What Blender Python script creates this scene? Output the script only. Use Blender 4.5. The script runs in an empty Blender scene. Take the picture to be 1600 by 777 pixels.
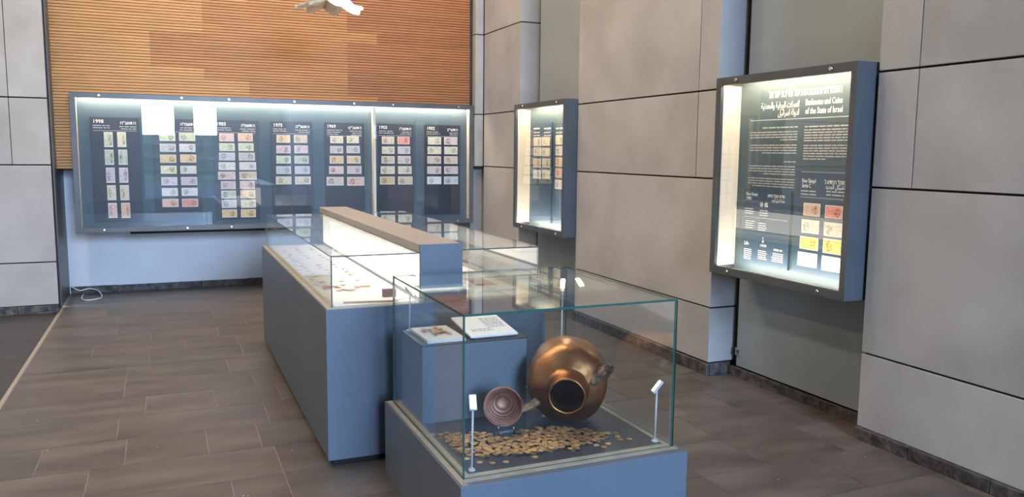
import bpy, bmesh, math, random
from mathutils import Matrix, Vector
random.seed(7)
S = bpy.context.scene
COL = S.collection

# ------------------------------------------------------------------ camera, world, exposure
F_PX, YAW, PITCH, ROLL, EYE = 1257.56, -0.40612353, -0.118915819, 0.00975780196, 1.62
cam_d = bpy.data.cameras.new('camera')
cam_d.sensor_fit = 'HORIZONTAL'; cam_d.sensor_width = 36.0
cam_d.lens = F_PX / 1600 * 36.0
cam_d.clip_start = 0.05; cam_d.clip_end = 200
cam = bpy.data.objects.new('camera', cam_d); COL.objects.link(cam)
cam.matrix_world = Matrix.Translation((0, 0, EYE)) @ Matrix.Rotation(YAW, 4, 'Z') @ Matrix.Rotation(math.pi/2 + PITCH, 4, 'X') @ Matrix.Rotation(ROLL, 4, 'Z')
S.camera = cam
S.view_settings.view_transform = 'Standard'; S.view_settings.look = 'None'
S.view_settings.gamma = 1.0; S.view_settings.use_curve_mapping = False
S.view_settings.exposure = 0.0
S.cycles.transparent_max_bounces = 48
S.cycles.max_bounces = 10; S.cycles.diffuse_bounces = 5; S.cycles.glossy_bounces = 5
S.cycles.caustics_reflective = False; S.cycles.caustics_refractive = False
S.cycles.sample_clamp_indirect = 8.0

SKY_STRENGTH = 96.0
W = bpy.data.worlds.new('daylight'); S.world = W; W.use_nodes = True
wn = W.node_tree.nodes; wl = W.node_tree.links
bg = wn['Background']
tc = wn.new('ShaderNodeTexCoord'); sep = wn.new('ShaderNodeSeparateXYZ'); rp = wn.new('ShaderNodeValToRGB')
wl.new(tc.outputs['Generated'], sep.inputs[0]); wl.new(sep.outputs['Z'], rp.inputs[0])
rp.color_ramp.elements[0].position = 0.0; rp.color_ramp.elements[0].color = (.50, .68, 1.0, 1)
rp.color_ramp.elements[1].position = 0.8; rp.color_ramp.elements[1].color = (.36, .58, 1.0, 1)
wl.new(rp.outputs[0], bg.inputs['Color']); bg.inputs['Strength'].default_value = SKY_STRENGTH

def area(name, loc, rot, sx, sy, watts=0, color=(1, 1, 1), shape='RECTANGLE', portal=False, parent=None):
    d = bpy.data.lights.new(name, 'AREA'); d.shape = shape; d.size = sx
    if shape == 'RECTANGLE': d.size_y = sy
    d.energy = watts; d.color = color
    if portal: d.cycles.is_portal = True
    o = bpy.data.objects.new(name, d); COL.objects.link(o); o.location = loc; o.rotation_euler = rot
    if parent:
        o.parent = parent; o.location = Vector(loc) - parent.location
    return o
YF = -9.0            # the window wall behind the viewer
CEIL = 6.2
DOORS = [(-.65, .355), (.857, 1.625)]
CLERE_ADDED = [(.3, 1.9), (2.0, 3.65)]  # unseen high windows, added to bring in enough daylight
for a, b in DOORS: area('window_portal', ((a+b)/2, YF+.02, 1.55), (math.pi/2, 0, 0), b-a, 2.9, portal=True)
for a, b in CLERE_ADDED: area('window_portal', ((a+b)/2, YF+.02, 4.6), (math.pi/2, 0, 0), b-a, 2.7, portal=True)
LAMP_W = 56.0
LAMP_C = (1.0, .83, .64)
CEILING_LAMPS = [(-3.6, 4), (-3.6, 7), (-1.2, 4.2), (-1.2, 6), (-1.2, 7.8), (1.5, 5.0), (2.2, 6.4), (2.6, 8.3), (.8, 7.6)]

# ------------------------------------------------------------------ materials
MATS = {}
def new_mat(name):
    m = bpy.data.materials.new(name); m.use_nodes = True
    return m, m.node_tree.nodes, m.node_tree.links, m.node_tree.nodes['Principled BSDF']
def noise_mat(name, c1, c2, scale=3.0, rough=.6, metal=0., bump=0., bscale=60., detail=6., stretch=(1, 1, 1), spec=.5, rough2=None, objcol=False, lo=.35, hi=.65):
    m, n, l, p = new_mat(name)
    t = n.new('ShaderNodeTexCoord'); mp = n.new('ShaderNodeMapping'); mp.inputs['Scale'].default_value = stretch
    l.new(t.outputs['Object'], mp.inputs[0])
    oi = n.new('ShaderNodeObjectInfo')
    add = n.new('ShaderNodeVectorMath'); add.operation = 'ADD'
    l.new(mp.outputs[0], add.inputs[0])
    if objcol:
        ml = n.new('ShaderNodeMath'); ml.operation = 'MULTIPLY'; ml.inputs[1].default_value = 37.0
        l.new(oi.outputs['Random'], ml.inputs[0]); l.new(ml.outputs[0], add.inputs[1])
    nz = n.new('ShaderNodeTexNoise'); nz.inputs['Scale'].default_value = scale; nz.inputs['Detail'].default_value = detail
    l.new(add.outputs[0], nz.inputs['Vector'])
    r = n.new('ShaderNodeValToRGB'); r.color_ramp.elements[0].position = lo; r.color_ramp.elements[1].position = hi
    r.color_ramp.elements[0].color = (*c1, 1); r.color_ramp.elements[1].color = (*c2, 1)
    l.new(nz.outputs[0], r.inputs[0])
    src = r.outputs[0]
    if objcol:
        mx = n.new('ShaderNodeMix'); mx.data_type = 'RGBA'; mx.blend_type = 'MULTIPLY'; mx.inputs['Factor'].default_value = 1
        l.new(src, mx.inputs[6]); l.new(oi.outputs['Color'], mx.inputs[7]); src = mx.outputs[2]
    l.new(src, p.inputs['Base Color'])
    p.inputs['Roughness'].default_value = rough; p.inputs['Metallic'].default_value = metal
    p.inputs['Specular IOR Level'].default_value = spec
    if rough2 is not None:
        mr = n.new('ShaderNodeMapRange'); mr.inputs['To Min'].default_value = rough; mr.inputs['To Max'].default_value = rough2
        l.new(nz.outputs[0], mr.inputs[0]); l.new(mr.outputs[0], p.inputs['Roughness'])
    if bump:
        n2 = n.new('ShaderNodeTexNoise'); n2.inputs['Scale'].default_value = bscale; n2.inputs['Detail'].default_value = 5
        l.new(add.outputs[0], n2.inputs['Vector'])
        b = n.new('ShaderNodeBump'); b.inputs['Strength'].default_value = bump; b.inputs['Distance'].default_value = .01
        l.new(n2.outputs[0], b.inputs['Height']); l.new(b.outputs[0], p.inputs['Normal'])
    MATS[name] = m; return m
def flat_mat(name, c, rough=.5, metal=0., spec=.5):
    m, n, l, p = new_mat(name)
    p.inputs['Base Color'].default_value = (*c, 1); p.inputs['Roughness'].default_value = rough
    p.inputs['Metallic'].default_value = metal; p.inputs['Specular IOR Level'].default_value = spec
    MATS[name] = m; return m
def emit_mat(name, c, s):
    m, n, l, p = new_mat(name)
    p.inputs['Base Color'].default_value = (.8, .8, .8, 1)
    p.inputs['Emission Color'].default_value = (*c, 1); p.inputs['Emission Strength'].default_value = s
    MATS[name] = m; return m
def glass_mat(name, tint, ior=1.5):
    m, n, l, p = new_mat(name); n.remove(p)
    out = n['Material Output']
    tr = n.new('ShaderNodeBsdfTransparent'); tr.inputs[0].default_value = (*tint, 1)
    gl = n.new('ShaderNodeBsdfGlossy'); gl.inputs['Roughness'].default_value = 0.0; gl.inputs['Color'].default_value = (1, 1, 1, 1)
    ge = n.new('ShaderNodeNewGeometry'); mi = n.new('ShaderNodeMapRange')
    mi.inputs['To Min'].default_value = ior; mi.inputs['To Max'].default_value = 1/ior
    l.new(ge.outputs['Backfacing'], mi.inputs[0])
    fr = n.new('ShaderNodeFresnel'); l.new(mi.outputs[0], fr.inputs['IOR'])
    mx = n.new('ShaderNodeMixShader'); l.new(fr.outputs[0], mx.inputs[0]); l.new(tr.outputs[0], mx.inputs[1]); l.new(gl.outputs[0], mx.inputs[2])
    l.new(mx.outputs[0], out.inputs['Surface']); MATS[name] = m; return m

CONC = noise_mat('concrete', (.345, .328, .304), (.450, .434, .410), scale=1.7, rough=.78, bump=.14, bscale=38, objcol=True, lo=.3, hi=.7, spec=.3)
PAINT_REC = noise_mat('recess_paint', (.255, .285, .285), (.29, .32, .318), scale=1.5, rough=.55, bump=.05, bscale=180)
WHITE = noise_mat('white_plaster', (.78, .78, .78), (.83, .83, .83), scale=2, rough=.7, bump=.05, bscale=120)
CEILM = noise_mat('ceiling_paint', (.60, .57, .53), (.66, .63, .58), scale=2, rough=.8)
BLACKGAP = flat_mat('dark_gap', (.012, .011, .010), .9)
WOOD = noise_mat('oak_slat', (.66, .64, .60), (1.0, .98, .92), scale=5, rough=.5, stretch=(.5, 8, 14), objcol=True, bump=.08, bscale=20, lo=.3, hi=.75)
WOODBACK = flat_mat('slat_shadow_backing', (.20, .115, .055), .8)
TILE = noise_mat('slate_tile', (.064, .054, .046), (.140, .119, .103), scale=3.6, rough=.30, rough2=.52, bump=.16, bscale=26, objcol=True, stretch=(.6, 1.6, 1), lo=.26, hi=.76, spec=.5, detail=9)
GROUT = noise_mat('grout', (.22, .195, .175), (.30, .265, .24), scale=30, rough=.9)
STONE = noise_mat('skirting_stone', (.022, .019, .017), (.125, .108, .095), scale=16, rough=.6, bump=.7, bscale=45, objcol=True, lo=.36, hi=.74)
SLATE = noise_mat('slate_paint', (.098, .124, .152), (.110, .137, .166), scale=2, rough=.42, bump=.02, bscale=300)
CASEP = noise_mat('dark_case_paint', (.060, .070, .078), (.07, .08, .09), scale=3, rough=.42)
FRAME = noise_mat('frame_metal', (.088, .090, .090), (.106, .107, .106), scale=4, rough=.38, metal=.25)
CREAM = noise_mat('cream_lining', (.74, .68, .57), (.78, .72, .61), scale=3, rough=.6)
TEAL = noise_mat('teal_backdrop', (.050, .086, .118), (.057, .096, .132), scale=2, rough=.5)
POSTER = noise_mat('poster_blue', (.046, .083, .108), (.053, .094, .122), scale=1.2, rough=.45)
BLACKP = noise_mat('panel_black', (.020, .022, .030), (.026, .029, .038), scale=3, rough=.4)
NAVY = noise_mat('navy_board', (.028, .062, .112), (.034, .072, .126), scale=2, rough=.45)
LETTER = flat_mat('white_lettering', (.85, .85, .83), .6)
LETTER2 = flat_mat('grey_print', (.48, .49, .49), .6)
STEEL = flat_mat('steel', (.75, .74, .72), .25, 1.0)
CAPM = noise_mat('cap_metal', (.33, .295, .26), (.37, .33, .295), scale=3, rough=.4)
BRASS = flat_mat('brass_strip', (.45, .40, .33), .45, .6)
CHAN = noise_mat('glazing_channel', (.34, .305, .245), (.42, .375, .30), scale=20, rough=.45, metal=.3)
WPLAS = flat_mat('white_plastic', (.75, .76, .77), .4)
POSTM = flat_mat('post_grey_white', (.50, .51, .52), .4)
CARD = noise_mat('white_card', (.74, .74, .72), (.8, .8, .78), scale=8, rough=.5)
DARKNAVY = noise_mat('vitrine_deck', (.035, .048, .068), (.045, .06, .083), scale=3, rough=.25)
GLASS = glass_mat('clear_glass', (.985, .995, .99))
VGLASS = glass_mat('vitrine_glass', (.975, .99, .983))
WINGLASS = glass_mat('window_glass', (.97, .98, .98))
m, n, l, p = new_mat('glass_edge')
p.inputs['Base Color'].default_value = (.02, .10, .075, 1); p.inputs['Roughness'].default_value = .12; GEDGE = m
m, n, l, p = new_mat('pale_glass_edge')
p.inputs['Base Color'].default_value = (.09, .11, .10, 1); p.inputs['Roughness'].default_value = .2; GEDGE2 = m
m, n, l, p = new_mat('white_glass_edge')
p.inputs['Base Color'].default_value = (.45, .50, .50, 1); p.inputs['Roughness'].default_value = .3; GEDGE3 = m
LED = emit_mat('led_strip', (1.0, .76, .50), 118.0)
LEDCOOL = emit_mat('led_strip_white', (1.0, .90, .74), 100.0)
LIGHTBOX = emit_mat('lit_panel', (1.0, .92, .80), 2.8)
LAMPGLOW = emit_mat('lamp_glow', (1.0, .86, .66), 5.0)
LENS = emit_mat('post_lens', (1.0, .82, .58), 20.0)
LENSB = emit_mat('post_lens_bright', (1.0, .82, .58), 75.0)
DISC = emit_mat('lamp_disc', (1.0, .86, .70), 6.0)
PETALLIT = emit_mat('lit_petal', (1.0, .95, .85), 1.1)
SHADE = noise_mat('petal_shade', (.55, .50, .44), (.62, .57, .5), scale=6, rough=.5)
COPPER = noise_mat('aged_copper', (.17, .068, .028), (.56, .275, .11), scale=6, rough=.22, rough2=.48, metal=1.0, bump=.32, bscale=14, lo=.3, hi=.72)
COPPERIN = noise_mat('copper_inside', (.05, .025, .015), (.10, .05, .03), scale=9, rough=.6, metal=.6)
TORN = noise_mat('torn_metal', (.20, .13, .08), (.52, .38, .26), scale=25, rough=.5, metal=.6, bump=.6, bscale=40)
BOWLM = noise_mat('copper_bowl', (.22, .10, .065), (.44, .23, .16), scale=12, rough=.5, rough2=.65, metal=.75, bump=.15, bscale=30)
GOLD = noise_mat('old_gold', (.36, .215, .105), (.74, .50, .27), scale=160, rough=.45, metal=.7, bump=.5, bscale=260, objcol=True, lo=.3, hi=.7)
SILVER = noise_mat('old_coin', (.18, .14, .10), (.42, .36, .28), scale=120, rough=.45, metal=.8, bump=.4, bscale=200, objcol=True)
HEDGE = noise_mat('sky_block_hedge', (.008, .013, .008), (.022, .03, .018), scale=4, rough=.9, spec=.1)
PAVE = noise_mat('terrace', (.012, .012, .013), (.02, .02, .021), scale=3, rough=.9, spec=0.)

# banknote: tint from the object, border, portrait, guilloche, all from the sheet's own coordinates
m, n, l, p = new_mat('banknote_print'); NOTE = m
tcn = n.new('ShaderNodeTexCoord'); sp = n.new('ShaderNodeSeparateXYZ'); l.new(tcn.outputs['Generated'], sp.inputs[0])
oi = n.new('ShaderNodeObjectInfo')
def mth(op, a, b=None, c=None):
    x = n.new('ShaderNodeMath'); x.operation = op
    for i, v in enumerate((a, b, c)):
        if v is None: continue
        if isinstance(v, (int, float)): x.inputs[i].default_value = v
        else: l.new(v, x.inputs[i])
    return x.outputs[0]
U, V = sp.outputs['X'], sp.outputs['Z']
edge = mth('MINIMUM', mth('MINIMUM', U, mth('SUBTRACT', 1, U)), mth('MULTIPLY', mth('MINIMUM', V, mth('SUBTRACT', 1, V)), .55))
inside = mth('GREATER_THAN', edge, .035)
side = mth('ADD', mth('MULTIPLY', mth('GREATER_THAN', oi.outputs['Random'], .5), .42), .29)
du = mth('DIVIDE', mth('SUBTRACT', U, side), .17); dv = mth('DIVIDE', mth('SUBTRACT', V, .48), .36)
port = mth('LESS_THAN', mth('ADD', mth('MULTIPLY', du, du), mth('MULTIPLY', dv, dv)), 1)
vadd = n.new('ShaderNodeVectorMath'); l.new(tcn.outputs['Generated'], vadd.inputs[0])
cmb = n.new('ShaderNodeCombineXYZ'); rr = mth('MULTIPLY', oi.outputs['Random'], 91.0)
l.new(rr, cmb.inputs[0]); l.new(rr, cmb.inputs[1]); l.new(cmb.outputs[0], vadd.inputs[1])
nz = n.new('ShaderNodeTexNoise'); nz.inputs['Scale'].default_value = 9; nz.inputs['Detail'].default_value = 4; l.new(vadd.outputs[0], nz.inputs['Vector'])
blot = mth('GREATER_THAN', nz.outputs[0], .53)
ink = mth('MULTIPLY', inside, mth('MAXIMUM', mth('MULTIPLY', port, mth('ADD', mth('MULTIPLY', blot, .55), .25)), mth('MULTIPLY', blot, .28)))
mx1 = n.new('ShaderNodeMix'); mx1.data_type = 'RGBA'; l.new(mth('MULTIPLY', inside, .85), mx1.inputs[0])
mx1.inputs[6].default_value = (.72, .70, .66, 1); l.new(oi.outputs['Color'], mx1.inputs[7])
dk = n.new('ShaderNodeMix'); dk.data_type = 'RGBA'; dk.blend_type = 'MULTIPLY'; dk.inputs[0].default_value = 1
l.new(oi.outputs['Color'], dk.inputs[6]); dk.inputs[7].default_value = (.18, .17, .17, 1)
mx2 = n.new('ShaderNodeMix'); mx2.data_type = 'RGBA'; l.new(ink, mx2.inputs[0]); l.new(mx1.outputs[2], mx2.inputs[6]); l.new(dk.outputs[2], mx2.inputs[7])
l.new(mx2.outputs[2], p.inputs['Base Color']); p.inputs['Roughness'].default_value = .6

# ------------------------------------------------------------------ helpers
def box(bm, x0, x1, y0, y1, z0, z1, mi=0):
    v = [bm.verts.new(c) for c in ((x0,y0,z0),(x1,y0,z0),(x1,y1,z0),(x0,y1,z0),(x0,y0,z1),(x1,y0,z1),(x1,y1,z1),(x0,y1,z1))]
    fs = []
    for q in ((3,2,1,0),(4,5,6,7),(0,1,5,4),(1,2,6,5),(2,3,7,6),(3,0,4,7)):
        f = bm.faces.new([v[i] for i in q]); f.material_index = mi; fs.append(f)
    return fs
def BX(*a, bevel=0.):
    bm = bmesh.new(); box(bm, *a)
    if bevel: bmesh.ops.bevel(bm, geom=bm.edges[:], offset=bevel, segments=2, affect='EDGES', profile=.6)
    return bm
def cyl(bm, p0, p1, r0, r1=None, seg=16, caps=True):
    r1 = r0 if r1 is None else r1
    p0, p1 = Vector(p0), Vector(p1); d = (p1-p0).normalized()
    u = d.orthogonal().normalized(); w = d.cross(u)
    A = [bm.verts.new(p0 + (u*math.cos(t)+w*math.sin(t))*r0) for t in (2*math.pi*i/seg for i in range(seg))]
    B = [bm.verts.new(p1 + (u*math.cos(t)+w*math.sin(t))*r1) for t in (2*math.pi*i/seg for i in range(seg))]
    for i in range(seg): f = bm.faces.new((A[i], A[(i+1) % seg], B[(i+1) % seg], B[i])); f.smooth = True
    if caps: bm.faces.new(A[::-1]); bm.faces.new(B)
def lathe(bm, prof, origin, axis, seg=48, wob=None):
    """prof = [(t along axis, radius)]"""
    o = Vector(origin); a = Vector(axis).normalized(); u = a.cross(Vector((0, 0, 1))).normalized(); w = u.cross(a)
    rings = []
    for k, (t, r) in enumerate(prof):
        if r < 1e-6: rings.append([bm.verts.new(o + a*t)]); continue
        ring = []
        for i in range(seg):
            th = 2*math.pi*i/seg; rr = r*(1 + (wob(th, t) if wob else 0))
            ring.append(bm.verts.new(o + a*t + (u*math.cos(th) + w*math.sin(th))*rr))
        rings.append(ring)
    for A, B in zip(rings[:-1], rings[1:]):
        for i in range(seg):
            j = (i+1) % seg
            if len(A) == 1 and len(B) == 1: continue
            if len(A) == 1: f = bm.faces.new((A[0], B[j], B[i]))
            elif len(B) == 1: f = bm.faces.new((A[i], A[j], B[0]))
            else: f = bm.faces.new((A[i], A[j], B[j], B[i]))
            f.smooth = True
    bmesh.ops.recalc_face_normals(bm, faces=bm.faces[:])
def tube(bm, pts, r, seg=8):
    pts = [Vector(q) for q in pts]; rings = []
    for i, q in enumerate(pts):
        d = (pts[min(i+1, len(pts)-1)] - pts[max(i-1, 0)]).normalized()
        u = d.cross(Vector((0, 0, 1)));  u = u.normalized() if u.length > .05 else d.orthogonal().normalized()
        w = u.cross(d); rr = r[i] if isinstance(r, (list, tuple)) else r
        rings.append([bm.verts.new(q + (u*math.cos(t)+w*math.sin(t))*rr) for t in (2*math.pi*k/seg for k in range(seg))])
    for A, B in zip(rings[:-1], rings[1:]):
        for i in range(seg): f = bm.faces.new((A[i], A[(i+1) % seg], B[(i+1) % seg], B[i])); f.smooth = True
    bm.faces.new(rings[0][::-1]); bm.faces.new(rings[-1])
    bmesh.ops.recalc_face_normals(bm, faces=bm.faces[:])
def wpos(o):
    v = Vector((0, 0, 0))
    while o: v = v + Vector(o.location); o = o.parent
    return v
def obj(name, bm, mat, parent=None, kind=None, label=None, cat=None, group=None, origin=None):
    """one mesh object; bm is in world coordinates, the origin goes to the parent's base (or to origin)"""
    me = bpy.data.meshes.new(name)
    off = wpos(parent) if parent else Vector(origin or (0, 0, 0))
    if off.length: bmesh.ops.translate(bm, verts=bm.verts[:], vec=-off)
    bm.to_mesh(me); bm.free()
    for mm in (mat if isinstance(mat, (list, tuple)) else [mat]): me.materials.append(mm)
    o = bpy.data.objects.new(name, me); COL.objects.link(o)
    if parent: o.parent = parent
    elif origin: o.location = origin
    tag(o, label, cat, group, kind); return o
def tag(o, label=None, cat=None, group=None, kind=None):
    if label: o['label'] = label
    if cat: o['category'] = cat
    if group: o['group'] = group
    if kind: o['kind'] = kind
def thing(name, loc, label, cat, group=None):
    o = bpy.data.objects.new(name, None); COL.objects.link(o); o.location = loc; o.empty_display_size = .1
    tag(o, label, cat, group); return o
def share(name, me, loc, parent=None, color=None, rot=None, scale=None):
    o = bpy.data.objects.new(name, me); COL.objects.link(o)
    if parent: o.parent = parent; o.location = Vector(loc) - wpos(parent)
    else: o.location = loc
    if color: o.color = (*color, 1)
    if rot: o.rotation_euler = rot
    if scale: o.scale = scale
    return o
def pane(name, x0, x1, y0, y1, z0, z1, parent, glass=GLASS, edge=GEDGE2):
    """a sheet of glass with its four narrow faces in the edge colour"""
    bm = bmesh.new(); fs = box(bm, x0, x1, y0, y1, z0, z1)
    d = (x1-x0, y1-y0, z1-z0); ax = d.index(min(d))
    for f in fs:
        f.normal_update()
        f.material_index = 0 if abs(f.normal[ax]) > .5 else 1
    return obj(name, bm, [glass, edge], parent)
# writing: 'B' = on something that faces the viewer (-Y), 'R' = on the right wall (-X)
def basis(face):
    if face == 'B': return Matrix(((1, 0, 0), (0, 0, -1), (0, 1, 0))).to_4x4()
    return Matrix(((0, 0, -1), (-1, 0, 0), (0, 1, 0))).to_4x4()
def write(bm, body, size, loc, face, align='LEFT', width=None, rot=None):
    c = bpy.data.curves.new('text', 'FONT'); c.body = body; c.size = size; c.align_x = align; c.resolution_u = 2
    c.offset = size*.012
    o = bpy.data.objects.new('text', c); COL.objects.link(o)
    bpy.context.view_layer.update()
    me = bpy.data.meshes.new_from_object(o.evaluated_get(bpy.context.evaluated_depsgraph_get()))
    sx = 1.0
    if width and o.dimensions.x > 0: sx = width/o.dimensions.x
    M = Matrix.Translation(loc) @ (rot if rot else basis(face)) @ Matrix.Diagonal((sx, 1, 1, 1))
    me.transform(M); bm.from_mesh(me)
    bpy.data.objects.remove(o); bpy.data.curves.remove(c); bpy.data.meshes.remove(me)
def sign(parent, body, size, loc, face, align='LEFT', width=None):
    bm = bmesh.new(); write(bm, body, size, loc, face, align, width); return obj('lettering', bm, LETTER, parent)
def heb(s): return s[::-1]
def strip(bm, face, plane, a0, a1, z, h):
    """thin printed bar; a0..a1 run along X (face B) or Y (face R)"""
    a0, a1 = min(a0, a1), max(a0, a1)
    if face == 'B': box(bm, a0, a1, plane-.0012, plane, z-h/2, z+h/2)
    else: box(bm, plane-.0012, plane, a0, a1, z-h/2, z+h/2)
def small_print(bm, face, plane, a0, a1, z, h, ragged=0., rtl=False):
    """one line of print too small to read, broken into word-long bars"""
    a0, a1 = min(a0, a1), max(a0, a1); a = a0; end = a1 - random.random()*ragged*(a1-a0)
    while a < end:
        w = random.uniform(1.5, 5.5)*h; b = min(a+w, end)
        lo, hi = (a, b)
        if rtl != (face == 'R'): lo, hi = a0+a1-b, a0+a1-a
        strip(bm, face, plane, lo, hi, z, h*.48); a = b + h*.55

# ------------------------------------------------------------------ the setting
XL, XR, YB = -5.2, 3.632, 10.1
fl = obj('floor', BX(XL-.2, 4.0, YF-.2, YB+.3, -.12, -.0022), GROUT, kind='structure')
# slate tiles in rows 0.415 m deep, lengths uneven, joints recessed
known = {4.03: [-.41, .493, 3.325], 4.437: [-.663, -.253, .434], 3.605: [.494, 1.2, 3.63]}
y = 4.03 - 5*.4135
rows = []
while y < 10.0: rows.append(y); y += .4135
tile_n = 0
def add_tile(x0, x1, y0, y1, col):
    global tile_n
    dz = random.uniform(-.0003, .0003)
    bm = bmesh.new(); fs = box(bm, x0+.0022, x1-.0022, y0+.0022, y1-.0022, -.02, dz)
    o = obj('tile', bm, TILE, fl); o.color = (*col, 1); tile_n += 1
for y0 in rows:
    x = -1.0; xs = [x]
    cuts = []
    for k, v in known.items():
        if abs(k - y0) < .06: cuts = v
    while x < 3.86:
        nx = x + random.choice((.41, .55, .69, .69, .83))
        for c in cuts:
            if x + .2 < c < nx + .25: nx = c
        x = min(nx, 3.90)
        if 3.90 - x < .2: x = 3.90
        xs.append(x)
    for a, b in zip(xs[:-1], xs[1:]):
        g = random.uniform(.86, 1.0)
        add_tile(a, b, y0, y0+.4135, (g*random.uniform(.98, 1.04), g, g*random.uniform(.97, 1.02)))
# the darker border bay left of the brass line
for y0 in rows[::2]:
    for a, b in ((-2.05, -1.03), (-3.1, -2.05)):
        g = random.uniform(.30, .36)
        add_tile(a, b, y0, y0+.827, (g*.97, g, g*1.02))
obj('trim_1', BX(-1.029, -1.003, 1.9, 8.98, -.02, .0015), BRASS, kind='structure')
bm = bmesh.new(); box(bm, XL, -3.1, YF, 9, -.01, .0); box(bm, -3.1, 3.9, YF, rows[0]-.003, -.01, 0.0)
o = obj('floor_slab', bm, TILE, fl)

ceil = obj('ceiling', BX(XL-.2, 4.0, YF-.2, YB+.3, CEIL, CEIL+.15), CEILM, kind='structure')

# right wall: dark backing, concrete pillars of separate slabs, painted recess panels
wr = obj('wall_right', BX(3.87, 4.0, YF-.2, YB+.3, 0, CEIL), BLACKGAP, kind='structure')
ZJ = [.092, .5, 1.445, 2.08, 3.04, 3.68, CEIL]
G = .006
def slab(x0, x1, y0, y1, z0, z1, parent, c=None):
    bm = BX(x0, x1, y0, y1, z0, z1, bevel=.003)
    o = obj('concrete_panel', bm, CONC, parent); g = c or random.uniform(.95, 1.05); o.color = (g, g*random.uniform(.99, 1.01), g*random.uniform(.985, 1.005), 1)
    return o
def pillar(y0, y1, vj=None, skip_v=()):
    """core plus front slabs between the joints; vj = upright joint"""
    for z0, z1 in zip(ZJ[:-1], ZJ[1:]):
        cuts = [y0, y1]
        if vj and z0 > .6 and z0 not in skip_v: cuts = [y0, vj, y1]
        if vj and z0 > 1.4: pass
        for a, b in zip(cuts[:-1], cuts[1:]):
            a2 = a + (0 if a == y0 else G/2); b2 = b - (0 if b == y1 else G/2)
            slab(XR, 3.868, a2, b2, z0 + (G if z0 > .1 else 0), z1 - (G if z1 < CEIL else 0), wr)
def pillar_joint_backing(y0, y1):
    obj('joint_backing', BX(XR+.016, 3.866, y0+.016, y1-.016, .0, CEIL), BLACKGAP, wr)
pillar(4.76, 6.885, 4.995, (.5,)); pillar_joint_backing(4.76, 6.885)
pillar(8.262, 9.36); pillar_joint_backing(8.262, 9.36)
for z0, z1 in zip(ZJ[:-1], ZJ[1:]):
    cuts = [YF+.05, -4.5, -1.2, 1.0, 3.355]
    if z0 >= 1.4: cuts = [YF+.05, -4.5, -1.2, 1.0, 3.095, 3.355]
    for a, b in zip(cuts[:-1], cuts[1:]):
        slab(XR, 3.868, a+(G/2 if a > YF+.1 else 0), b-(G/2 if b < 3.35 else 0), (z0 + G) if z0 > .1 else .068, z1-(G if z1 < CEIL else 0), wr)
pillar_joint_backing(YF+.05, 3.355)
for a, b in ((3.36, 4.685), (6.888, 8.175)):
    obj('painted_panel', BX(3.83, 3.868, a, b, .07, CEIL, bevel=.002), PAINT_REC, wr)
# the sliver of concrete between the recess of the back wall and the first pillar
for z0, z1 in ((1.44, 2.08), (2.08, 3.04), (3.04, 3.68), (3.68, CEIL)):
    slab(3.525, XR-.003, 9.38, 9.48, z0+G, z1-G, wr, .98)
obj('joint_backing', BX(3.535, XR-.01, 9.395, 9.47, 1.44, CEIL), BLACKGAP, wr)
obj('ledge_shadow_gap', BX(3.525, XR-.004, 9.385, 9.475, 1.415, 1.44), BLACKGAP, wr)
slab(3.50, 3.868, 9.482, 10.097, .092, 1.413, wr, .9)
# skirting stones along the right wall
bbr = obj('baseboard_right', BX(XR-.012, XR+.02, YF+.05, 3.345, 0, .066), STONE, kind='structure')
def stones(parent, axis, fixed0, fixed1, a0, a1, h, jit=.006, step=(.38, .62)):
    a = a0
    while a < a1 - .02:
        b = min(a + random.uniform(*step), a1)
        if a1 - b < .1: b = a1
        d = random.uniform(0, jit); hh = h - random.uniform(0, .005)
        if axis == 'y': bm = BX(fixed0 - d, fixed1, a+.0015, b-.0015, 0, hh, bevel=.003)
        else: bm = BX(a+.0015, b-.0015, fixed0 - d, fixed1, 0, hh, bevel=.003)
        o = obj('stone', bm, STONE, parent); g = random.uniform(.8, 1.3); o.color = (g, g, g, 1); a = b
stones(bbr, 'y', XR-.028, XR-.013, 1.5, 3.35, .070)
stones(bbr, 'y', XR-.028, XR-.001, 4.735, 6.885, .089)
stones(bbr, 'x', 4.735, 4.757, XR, 3.815, .089, .002, (.3, .4))
stones(bbr, 'y', 3.795, 3.829, 3.37, 4.73, .066)
stones(bbr, 'y', 3.795, 3.829, 6.89, 8.23, .066)
stones(bbr, 'y', XR-.028, XR-.001, 8.262, 9.36, .089)

# back wall: white plaster below, wood cladding above
wb = obj('wall_back', BX(-1.4, 3.95, YB, YB+.15, 0, CEIL), WHITE, kind='structure')
bbb = obj('baseboard_back', BX(-1.02, 3.497, YB-.012, YB-.001, 0, .075), STONE, kind='structure')
stones(bbb, 'x', YB-.026, YB-.013, -1.02, 3.495, .082)
wc = obj('wall_cladding', BX(-1.25, 3.515, 9.575, 9.64, 1.405, CEIL), WOODBACK, kind='structure')
PITCH_S = .0304
z = 1.408; k = 0
while z < 3.75:
    if k % 4 == 0:
        j1 = random.choice((.43, .43, .43, -.1, .9)); j2 = random.choice((2.0, 2.0, 1.7, 2.35))
        cols = []
        for base in ((.70, .355, .105), (.58, .255, .062), (.47, .175, .042)):  # board tones, reddening rightward to put weaker daylight into the colour
            g = random.uniform(.92, 1.08); cols.append(tuple(c*g for c in base))
    for (a, b), c in zip(((-1.25, j1), (j1, j2), (j2, 3.515)), cols):
        o = obj('slat', BX(a+.0004, b-.0004, 9.55, 9.574, z, z+PITCH_S-.0062), WOOD, wc); o.color = (*c, 1)
    z += PITCH_S; k += 1
obj('upper_boards', BX(-1.25, 3.515, 9.55, 9.574, z, CEIL-.01), WOODBACK, wc)

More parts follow.
